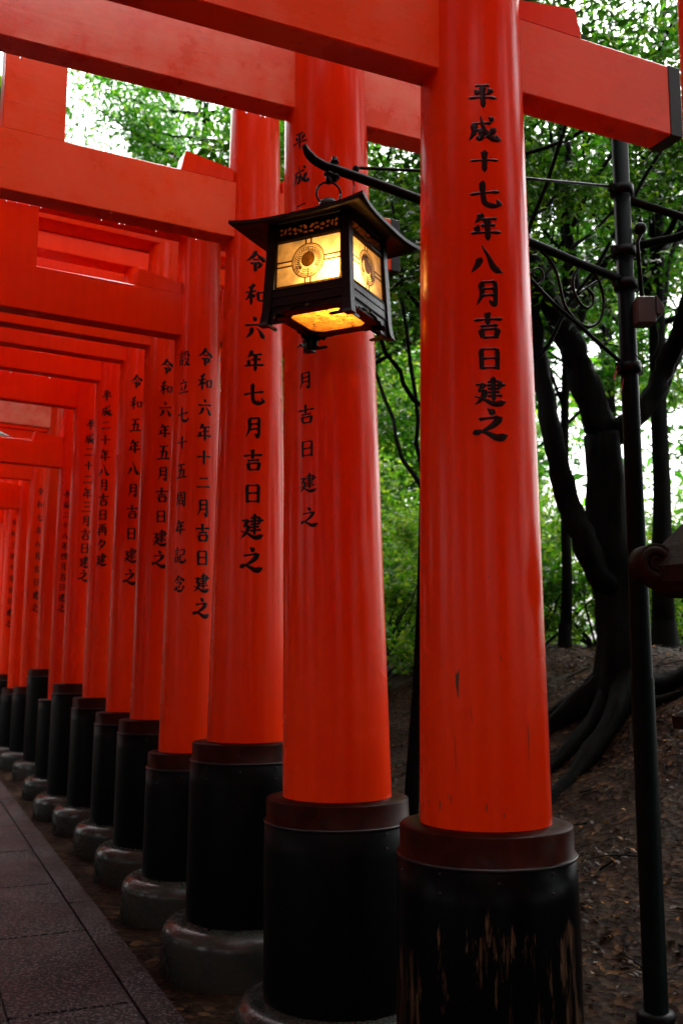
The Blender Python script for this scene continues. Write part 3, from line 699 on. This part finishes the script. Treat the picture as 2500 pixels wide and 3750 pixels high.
# ------------------------------------------------------------------ lamp post with scrolled bracket
PB = Vector((.863 * H, 2.90 * H, 0)); Ld = Vector((.895, .54, 0)).normalized(); PNm = Vector((-Ld.y, Ld.x, 0))
pz = gz(PB.x, PB.y)
post = empty('lamp_post', (PB.x, PB.y, pz)); tag(post, 'thin dark iron lamp post with scrolled bracket arm and a small grey box', 'lamp post')
m = MB(); pax = lambda z: (PB.x, PB.y)
m.lathe([(.052, pz), (.052, pz + .03), (.0465, pz + .035), (.046, 1.3), (.042, 1.31), (.037, 2.0), (.035, 3.75), (.0, 3.76)], pax, 28, False); pole = m.build('pole', POLE, post)
m = MB(); m.lathe([(.075, pz - .05), (.075, pz + .02), (.066, pz + .035), (.046, pz + .037)], pax, 24, False); m.build('base_collar', IRON, post)
PP = Vector((PB.x, PB.y, 0))
def bp(u, v): return on_plane(u * 1.5944, v * 1.5944, PP, PNm)
arm = catmull([bp(*q) for q in [(698, 333), (707, 352), (724, 369), (748, 382), (775, 391), (850, 417), (960, 457), (1090, 507), (1220, 558), (1330, 605), (1432, 645)]], 5)
m = MB(); n = len(arm); m.tube(arm, [.0085 + .007 * min(1, i / 6) + .003 * min(1, i / 30) for i in range(n)], 10); m.build('bracket_arm', IRON, post)
hk = LC + Vector((0, 0, .60)); m = MB()
p = bp(768, 389); m.tube([p + Vector((0, 0, .045)), p - Vector((0, 0, .045))], .010, 8); m.tube([p + Vector((0, 0, .030)), p + Vector((0, 0, .024))], .016, 8)
m.tube([p - Vector((0, 0, .024)), p - Vector((0, 0, .034))], .019, 8); m.build('arm_bolt', IRON, post)
m = MB(); m.tube([bp(816, 406), bp(817, 386), bp(832, 386), bp(960, 392), bp(1210, 410), bp(1400, 428)], .0058, 8); m.sphere(bp(817, 388), .013, 10); m.build('tie_rod', IRON, post)
def c5(x, y): return ((1900 + x * .3827) / 1.5944, (550 + y * .3827) / 1.5944)
m = MB(); m.tube(catmull([bp(*c5(*q)) for q in [(-700, 560), (-350, 830), (-80, 1060), (110, 1240), (330, 1470), (560, 1665), (800, 1880), (975, 2035)]], 4), .0085, 8); m.build('lower_brace', IRON, post)
m = MB(); m.tube(catmull([bp(*c5(*q)) for q in [(200, 960), (290, 1050), (355, 1170), (395, 1330), (430, 1470), (500, 1580), (590, 1665), (680, 1690), (760, 1640), (800, 1530), (800, 1380), (745, 1220), (660, 1135), (570, 1130), (515, 1220), (520, 1340), (570, 1450), (640, 1512), (700, 1470), (700, 1380), (640, 1318)]], 4), .0062, 8); m.build('large_scroll', IRON, post)
m = MB(); m.tube(catmull([bp(*c5(*q)) for q in [(60, 1190), (120, 1255), (180, 1285), (225, 1240), (222, 1170), (180, 1128), (130, 1160), (140, 1210)]], 4), .005, 8); m.build('small_scroll', IRON, post)
m = MB(); m.tube(catmull([bp(*c5(*q)) for q in [(560, 1380), (700, 1280), (880, 1190)]], 4), .005, 8); m.build('scroll_stay', IRON, post)
pv = lambda v: at(2285, v * 1.0, 2.9).z
for z in (at(2290, 1045, 2.9).z, at(2280, 700, 2.9).z, at(2285, 925, 2.9).z, at(2310, 1350, 2.9).z):
    m = MB(); m.lathe([(.039, z - .022), (.050, z - .020), (.050, z + .020), (.039, z + .022)], pax, 20, False)
    m.box((PB.x + .055 * Ld.x, PB.y + .055 * Ld.y, z), (.016, .010, .016), math.atan2(Ld.y, Ld.x)); m.box((PB.x - .055 * Ld.x, PB.y - .055 * Ld.y, z), (.016, .010, .016), math.atan2(Ld.y, Ld.x)); m.build('clamp', IRON, post)
m = MB(); a = at(2290, 730, 2.9); b = a + Ld * 1.6 + Vector((0, 0, .02)); m.tube([a, b], .018, 10); m.build('far_arm', IRON, post)
m = MB(); a = at(2342, 838, 2.9); b = at(2350, 1110, 2.9); m.tube([a - Vector((.02, 0, 0)), a + Vector((0, 0, .02)), a + Vector((.015, 0, 0)), Vector((b.x - .01, b.y, a.z - .06)), b], .009, 8); m.sphere(a, .028, 12); m.build('conduit', IRON, post)
bc = at(2372, 1145, 2.85); m = MB()
m.prism([(-.055, -.055), (.02, -.055), (.02, .058), (-.055, .058)], bc, X3, Z3, Y3, -.04, .04, .004)
m.prism([(.021, -.02), (.045, -.02), (.055, -.005), (.05, .02), (.025, .058), (.021, .058)], bc, X3, Z3, Y3, -.045, .045, .002); m.build('junction_box', BOXG, post)
m = MB(); cc = [bc + Vector((.03, 0, -.05)), bc + Vector((.035, 0, -.12)), bc + Vector((.01, 0, -.19)), bc + Vector((-.03, 0, -.21)), bc + Vector((-.07, 0, -.17))]; m.tube(catmull(cc, 4), .0022, 6); m.build('cable', IRON, post)
m = MB(); m.tube(catmull([bp(*c5(965, 2030)), bp(*c5(925, 2090)), bp(*c5(905, 2200)), bp(*c5(930, 2130)), bp(*c5(985, 2080)), bp(*c5(998, 2180)), bp(*c5(970, 2330))], 5), .0016, 5); m.build('red_wire', simple('red_wire', (.35, .02, .02), .4), post)
# lamp cable from the arm down to the lantern roof
m = MB(); m.tube(catmull([bp(807, 405), bp(813, 425), bp(811, 440), bp(819, 470), bp(820, 488)], 4), .0028, 6); m.build('lamp_cable', simple('cable_grey', (.10, .10, .11), .4), post)
c_ = m
# ------------------------------------------------------------------ stone lantern at the right edge
sx_, sy_ = .965 * H, 2.28 * H
sl_ = empty('stone_lantern', (sx_, sy_, gz(sx_, sy_))); tag(sl_, 'old mossy stone lantern cut by the right edge, roof corner rolled into a scroll', 'stone lantern')
sax = lambda z: (sx_, sy_); SG = gz(sx_, sy_)
def hexlathe(prof, rot=0.0, seg=6):
    m = MB(); P = []; F = []
    for r, z in prof:
        for i in range(seg):
            t = rot + i * 2 * math.pi / seg; P.append((sx_ + r * math.cos(t), sy_ + r * math.sin(t), z))
    for k in range(len(prof) - 1):
        for i in range(seg): j = (i + 1) % seg; F.append((k * seg + i, k * seg + j, (k + 1) * seg + j, (k + 1) * seg + i))
    F.append(tuple(range(seg))[::-1]); F.append(tuple(range((len(prof) - 1) * seg, len(prof) * seg))); m.add(P, F); return m
hr = math.pi + .12
m = MB(); m.lathe([(.30, SG - .1), (.30, SG + .08), (.20, SG + .14), (.13, SG + .17), (.115, SG + .3), (.105, SG + .62), (.12, SG + .66), (.105, SG + .70), (.105, .98)], sax, 32); m.build('shaft', STONE, sl_)
zc_ = .87 * H
hexlathe([(.12, zc_ - .27), (.20, zc_ - .21), (.27, zc_ - .13), (.285, zc_ - .05), (.325, zc_ - .045), (.33, zc_ - .008), (.315, zc_), (.20, zc_ + .03)], hr).build('platform', STONE, sl_)
hexlathe([(.185, zc_ + .02), (.185, 1.60)], hr).build('fire_box', STONE, sl_)
zr = 1.135 * H
kasa = hexlathe([(.17, zr), (.36, zr + .005), (.40, zr + .035), (.405, zr + .085), (.345, zr + .15), (.27, zr + .22), (.17, zr + .30), (.09, zr + .34)], hr)
ko = kasa.build('roof_stone', STONE, sl_)
for i in range(6):
    t = hr + i * math.pi / 3; d = Vector((math.cos(t), math.sin(t), 0)); s = Vector((-d.y, d.x, 0)); O = Vector((sx_, sy_, 0)) + d * .375 + Vector((0, 0, zr + .098)); m = MB()
    pts = []; 
    for q in range(26):
        an = -1.9 + q * .42; rr = .050 * (1 - q / 32); pts.append((rr * math.cos(an), rr * math.sin(an)))
    wr = [.016 * (1 - q / 40) for q in range(26)]
    m.prism([(.056 * math.cos(q * .2618), .056 * math.sin(q * .2618)) for q in range(24)], O, d, Z3, s, -.045, .045, 0)
    for sg in (-1, 1): m.tube([O + d * p_[0] + Z3 * p_[1] + s * sg * .046 for p_ in pts], wr, 8)
    m.tube([O + d * -.0 + Z3 * .0 - s * .044, O + s * .044], .058, 24)
    m.build('rolled_corner', STONE, ko)
m = MB(); m.lathe([(.09, zr + .33), (.13, zr + .37), (.10, zr + .41), (.06, zr + .43), (.10, zr + .48), (.11, zr + .54), (.06, zr + .61), (.0, zr + .66)], sax, 24, False); m.build('jewel_top', STONE, sl_)

# ------------------------------------------------------------------ trees
rng = np.random.default_rng(11)
def leaf_mesh(clumps, n, size, spread, flat=.6, droop=0.0):
    """clumps: (k,4) array centre + radius; n leaves in all, each one a bent diamond"""
    cl = clumps[rng.integers(0, len(clumps), n)]
    d = rng.normal(size=(n, 3)); d /= np.linalg.norm(d, axis=1)[:, None]
    rad = rng.random(n) ** .45
    p = cl[:, :3] + d * (rad * cl[:, 3])[:, None] * np.array([1, 1, flat])
    nn = rng.normal(size=(n, 3)); nn[:, 2] = np.abs(nn[:, 2]) + .6; nn /= np.linalg.norm(nn, axis=1)[:, None]
    a = np.cross(nn, rng.normal(size=(n, 3))); a /= np.linalg.norm(a, axis=1)[:, None]; b = np.cross(nn, a)
    s = size * rng.uniform(.6, 1.25, n)[:, None]
    v = np.stack([p - a * s, p - b * s * .38 + nn * s * .12, p + a * s - nn * s * .15, p + b * s * .38 + nn * s * .12], 1).reshape(-1, 3)
    return v
def leaf_obj(name, v, m_, parent=None, loc=(0, 0, 0)):
    n = len(v) // 4; me = bpy.data.meshes.new(name); v = v - np.array(loc)
    me.vertices.add(n * 4); me.vertices.foreach_set('co', v.astype(np.float32).ravel())
    me.loops.add(n * 4); me.loops.foreach_set('vertex_index', np.arange(n * 4, dtype=np.int32))
    me.polygons.add(n); me.polygons.foreach_set('loop_start', np.arange(0, n * 4, 4, dtype=np.int32)); me.polygons.foreach_set('loop_total', np.full(n, 4, dtype=np.int32))
    me.materials.append(m_); me.update(); me.validate()
    o = bpy.data.objects.new(name, me); C.objects.link(o)
    if parent is not None: o.parent = parent
    else: o.location = loc
    return o
def wig(pts, amt, n=5):
    q = catmull(pts, n); return [p + Vector((random.uniform(-amt, amt), random.uniform(-amt, amt), random.uniform(-amt, amt) * .5)) for p in q]
def branch(m, pts, r0, r1, amt=.01, seg=10):
    q = wig(pts, amt); n = len(q); m.tube(q, [r0 + (r1 - r0) * i / (n - 1) for i in range(n)], seg, .14 if r0 > .03 else 0); return q

def tree(base, height, crown_r, crown_z, label, nleaf, lsize, lmat, r0=.12, lean=(0, 0), nclump=34, group='trees on the wooded bank', limbs=7, flat=.7):
    x, y = base; z = gz(x, y) - .1; root = empty('tree', (x, y, z)); tag(root, label, 'tree', group)
    top = Vector((x + lean[0], y + lean[1], z + height)); mid = Vector((x + lean[0] * .35 + random.uniform(-.2, .2), y + lean[1] * .35, z + height * .5))
    m = MB(); q = branch(m, [Vector((x, y, z)), mid, top], r0, r0 * .2, .02, 12)
    m.lathe([(r0 * 1.9, z - .05), (r0 * 1.35, z + .12), (r0 * 1.05, z + .4)], lambda zz: (x, y), 12, False)
    cz_ = z + crown_z; cl = []
    for i in range(nclump):
        t = random.uniform(0, 6.283); rr = crown_r * random.random() ** .5; hz = random.uniform(-1, 1)
        c_ = Vector((x + lean[0] * .8 + rr * math.cos(t), y + lean[1] * .8 + rr * math.sin(t), cz_ + hz * (height - crown_z) * flat * (1 - .4 * (rr / crown_r) ** 2)))
        cl.append((c_.x, c_.y, c_.z, crown_r * random.uniform(.15, .33)))
        if i < limbs * 2:
            k = q[min(len(q) - 2, int(len(q) * random.uniform(.35, .85)))]; branch(m, [k, k.lerp(c_, .5) + Vector((0, 0, -.15)), c_], r0 * .32, .012, .03, 6)
    m.build('trunk', BARK, root)
    leaf_obj('crown', leaf_mesh(np.array(cl), int(nleaf * (1.35 if lsize < .1 else 1)), lsize * (.88 if lsize < .1 else 1), 1), lmat, root, (x, y, z))
    return root

# main forked tree on the bank, seen right of the nearest pillar
TB = 5.4
b0 = at(2262, 2420, TB); mt_ = empty('tree', (b0.x, b0.y, gz(b0.x, b0.y))); tag(mt_, 'big dark forked tree with spreading roots on the bank behind the lamp post', 'tree', 'trees on the wooded bank')
m = MB(); pf = at(2207, 1590, TB); g0 = Vector((b0.x, b0.y, gz(b0.x, b0.y) - .05))
branch(m, [g0, at(2262, 2300, TB), at(2232, 2000, TB), pf], .205, .135, .012, 24)
branch(m, [pf, at(2140, 1400, TB), at(2085, 1250, TB), at(1991, 1060, TB), at(1900, 850, TB - .2), at(1800, 560, TB - .5)], .125, .06, .012, 18)
branch(m, [at(2215, 1620, TB), at(2290, 1560, TB), at(2370, 1470, TB), at(2440, 1330, TB), at(2520, 1100, TB - .3), at(2600, 700, TB - .5)], .10, .06, .012, 14)
branch(m, [at(2225, 2150, TB - .05), at(2150, 2020, TB - .1), at(2085, 1850, TB - .1), at(2030, 1640, TB - .1), at(1975, 1330, TB), at(1930, 1050, TB)], .105, .06, .012, 16)
branch(m, [at(2085, 1250, TB), at(2110, 1100, TB + .2), at(2075, 800, TB + .3), at(2080, 500, TB + .4)], .05, .03, .008, 8)
branch(m, [at(2100, 1260, TB), at(2180, 1000, TB), at(2330, 900, TB - .1), at(2500, 860, TB - .3), at(2700, 700, TB - .4)], .04, .03, .01, 8)
for i, (dx, dy) in enumerate([(-1.0, -.55), (-.75, -1.0), (-1.2, .3), (.45, -.5), (1.2, -.3), (.4, .8), (-.8, .7)]):
    e = Vector((g0.x + dx, g0.y + dy, 0)); pts = []
    for k, f in enumerate((0, .25, .55, .8, 1)):
        x, y = g0.x + dx * f + .08 * math.sin(i + f * 5), g0.y + dy * f + .06 * math.cos(i * 2 + f * 4)
        pts.append(Vector((x, y, gz(x, y) + (.34, .09, .02, -.01, -.06)[k])))
    q = catmull(pts, 5); m.tube(q, [(.07 + .012 * (i % 3)) * (1 - i_ / len(q)) ** .9 + .012 for i_ in range(len(q))], 14, .28)
m.build('trunk', BARK, mt_)
cl = []
for _ in range(46):
    p = at(random.uniform(1250, 2700), random.uniform(-900, 1250), random.uniform(4.6, 6.6)); cl.append((p.x, p.y, p.z, random.uniform(.28, .6)))
leaf_obj('crown', leaf_mesh(np.array(cl), 7000, .045, 1), LEAFD, mt_, tuple(mt_.location))

def bpx(px, Y):                              # a spot on the ground seen near column px at depth Y
    p = at(px, 2300, Y); return (p.x, p.y)
tree(bpx(1478, 4.6), 6.0, 1.7, 4.6, 'slim leaning tree seen between the two nearest inscribed pillars', 6000, .045, LEAFD, .05, (.35, .1), 22)
tree(bpx(1935, 6.4), 8.5, 2.2, 5.6, 'straight dark tree just right of the nearest inscribed pillar', 11000, .055, LEAFD, .085, (.0, .2))
tree(bpx(2065, 7.6), 9, 2.4, 6.2, 'thin upright tree behind the iron scrolls', 10000, .055, LEAFM, .06, (.1, .0))
tree(bpx(2430, 7.0), 8.5, 2.4, 5.8, 'tree behind the stone lantern at the right edge', 3600, .055, LEAFM, .11, (.5, .2))
tree(bpx(1640, 8.6), 9.5, 2.8, 5.6, 'leafy tree hidden behind the nearest inscribed pillar', 13000, .065, LEAFM, .10, (.2, .2))
tree(bpx(1380, 9.4), 10, 2.8, 6.0, 'leafy tree seen past the right side of the lantern', 15000, .065, LEAFM, .11)
tree(bpx(2250, 11), 11, 3.4, 6.0, 'broad light green tree beyond the forked tree', 14000, .075, LEAFM, .14)
tree(bpx(1800, 12.5), 11, 3.6, 5.6, 'broad light green tree far up the bank', 14000, .08, LEAFY, .15)
tree(bpx(2700, 9.0), 11, 3.2, 6.5, 'tall tree past the right edge with its crown over the stone lantern', 4500, .065, LEAFD, .14)
tree(bpx(1000, 12), 13.5, 3.6, 9.0, 'tall light green tree showing over the tie beams at the upper left', 17000, .07, LEAFM, .18)
tree(bpx(640, 15), 15.5, 3.6, 11.3, 'far tall tree rising above the gates, sky on its left', 16000, .08, LEAFM, .20, (.5, 0))
tree(bpx(150, 19), 9, 4.0, 6.0, 'distant green tree glimpsed between far tie beams', 10000, .10, LEAFY, .20)
# understorey shrubs beyond the crest
sp = [(1330, 8.0, .8), (1490, 9.5, 1.0), (1950, 8.4, .8), (2060, 10, 1.0), (2180, 8.6, .8), (2420, 9.2, .9), (2540, 8.2, .8), (2300, 12, 1.2), (1650, 11, 1.2), (1420, 13, 1.5), (2000, 14, 1.6), (2500, 13, 1.6)]
nm = ['between the two nearest inscribed pillars', 'behind the slim leaning tree', 'just right of the nearest pillar', 'under the iron scrolls', 'left of the forked trunk', 'right of the lamp post', 'under the stone lantern roof', 'far behind the lamp post', 'hidden behind the nearest inscribed pillar', 'far off beside the lantern', 'far off left of the forked tree', 'far off at the right edge']
for (px, Y, r), t_ in zip(sp, nm):
    x, y = bpx(px, Y); z = gz(x, y) - .05; ro = empty('shrub', (x, y, z)); tag(ro, 'yellow-green shrub ' + t_, 'shrub', 'shrubs along the crest of the bank')
    m = MB(); cl = []
    for i in range(12):
        c_ = Vector((x + random.uniform(-r, r) * 1.3, y + random.uniform(-r, r) * .8, z + random.uniform(.15, 2.1) * r)); cl.append((c_.x, c_.y, c_.z, r * random.uniform(.3, .5)))
        branch(m, [Vector((x, y, z)), Vector((x, y, z)).lerp(c_, .5), c_], .018, .005, .02, 5)
    m.build('stems', BARK, ro); leaf_obj('foliage', leaf_mesh(np.array(cl), int(3200 * (1 if r < 1.1 else 1.6)), .04 * (1 + .04 * Y), 1, .8), LEAFY if t_[0] != 'j' else LEAFM, ro, (x, y, z))

# trees on the other side of the path, out of the photograph but shading it
out = [(-5.2, 3.5), (-5.6, 6.0), (-6.8, 9.0), (-4.5, -1.0), (-1.5, -5.0), (2.5, -5.2), (5.0, -2.2), (5.2, 1.2), (6.5, 4.5), (-4.2, -4.0)]
for i, (x, y) in enumerate(out):
    tree((x, y), 8.5, 3.0, 4.8, 'unseen forest tree shading the path from outside the photograph', 9000, .20, LEAFD, .14, nclump=30, group='shading trees round the camera', flat=1.0)

for (x, y, lx) in [(-7.2, 5.0, 2.9), (-7.8, 8.4, 2.9), (4.2, 6.6, -3.4)]:  # unseen canopy added overhead to darken the gate tunnel
    tree((x, y), 13.0, 3.4, 11.0, 'unseen tall tree added beside the path, its crown shading the gates', 12000, .26, LEAFD, .16, (lx * 1.25, .4), 40, group='shading trees round the camera', flat=.8)
# far woods closing the view all round
n = 85000; th = np.where(rng.random(n) < .6, rng.uniform(-.6, .19, n), rng.uniform(0, 2 * math.pi, n)); rr = rng.uniform(24, 33, n); zz = rng.random(n) * 10 + .5
far_cl = np.stack([rr * np.sin(th), rr * np.cos(th), zz, np.full(n, .8)], 1)
tag(leaf_obj('far_woods', leaf_mesh(far_cl, n, .26, 1), LEAFM), kind='stuff')

# fallen leaves and twigs on the bank
n = 17000; pts = []
while len(pts) < n:
    x = random.uniform(-1, 5.5); y = random.uniform(3.2, 11); d = (Vector((x, y)) - ROW0).dot(ROWN) / H
    if d > .25 and random.random() < min(1, .25 + d) * (.15 + max(0, math.sin(x * 3.1 + 1.7 * math.sin(y * 2.3)) * math.sin(y * 2.7 + x) + .25)): pts.append((x, y, gz(x, y) + random.uniform(.004, .02)))
P = np.array(pts); nn = rng.normal(size=(n, 3)) * .35; nn[:, 2] = 1; nn /= np.linalg.norm(nn, axis=1)[:, None]
a = np.cross(nn, rng.normal(size=(n, 3))); a /= np.linalg.norm(a, axis=1)[:, None]; b = np.cross(nn, a); s = rng.uniform(.008, .026, n)[:, None]
v = np.stack([P - a * s, P - b * s * .5 + nn * s * .25, P + a * s, P + b * s * .5 + nn * s * .2], 1).reshape(-1, 3)
tag(leaf_obj('fallen_leaves', v, LITTER), kind='stuff')

m = MB()
for _ in range(170):
    x = random.uniform(.3, 4.5); y = random.uniform(3.3, 9.5); d = (Vector((x, y)) - ROW0).dot(ROWN) / H
    if d < .3: continue
    t = random.uniform(0, 6.28); L = random.uniform(.08, .45); q = []
    for k in range(4): q.append(Vector((x + math.cos(t + .2 * k * random.uniform(-1, 1)) * L * k / 3, y + math.sin(t) * L * k / 3, 0))); q[-1].z = gz(q[-1].x, q[-1].y) + .012
    m.tube(q, [.006, .005, .004, .002], 5)
tag(m.build('fallen_twigs', BARK), kind='stuff')
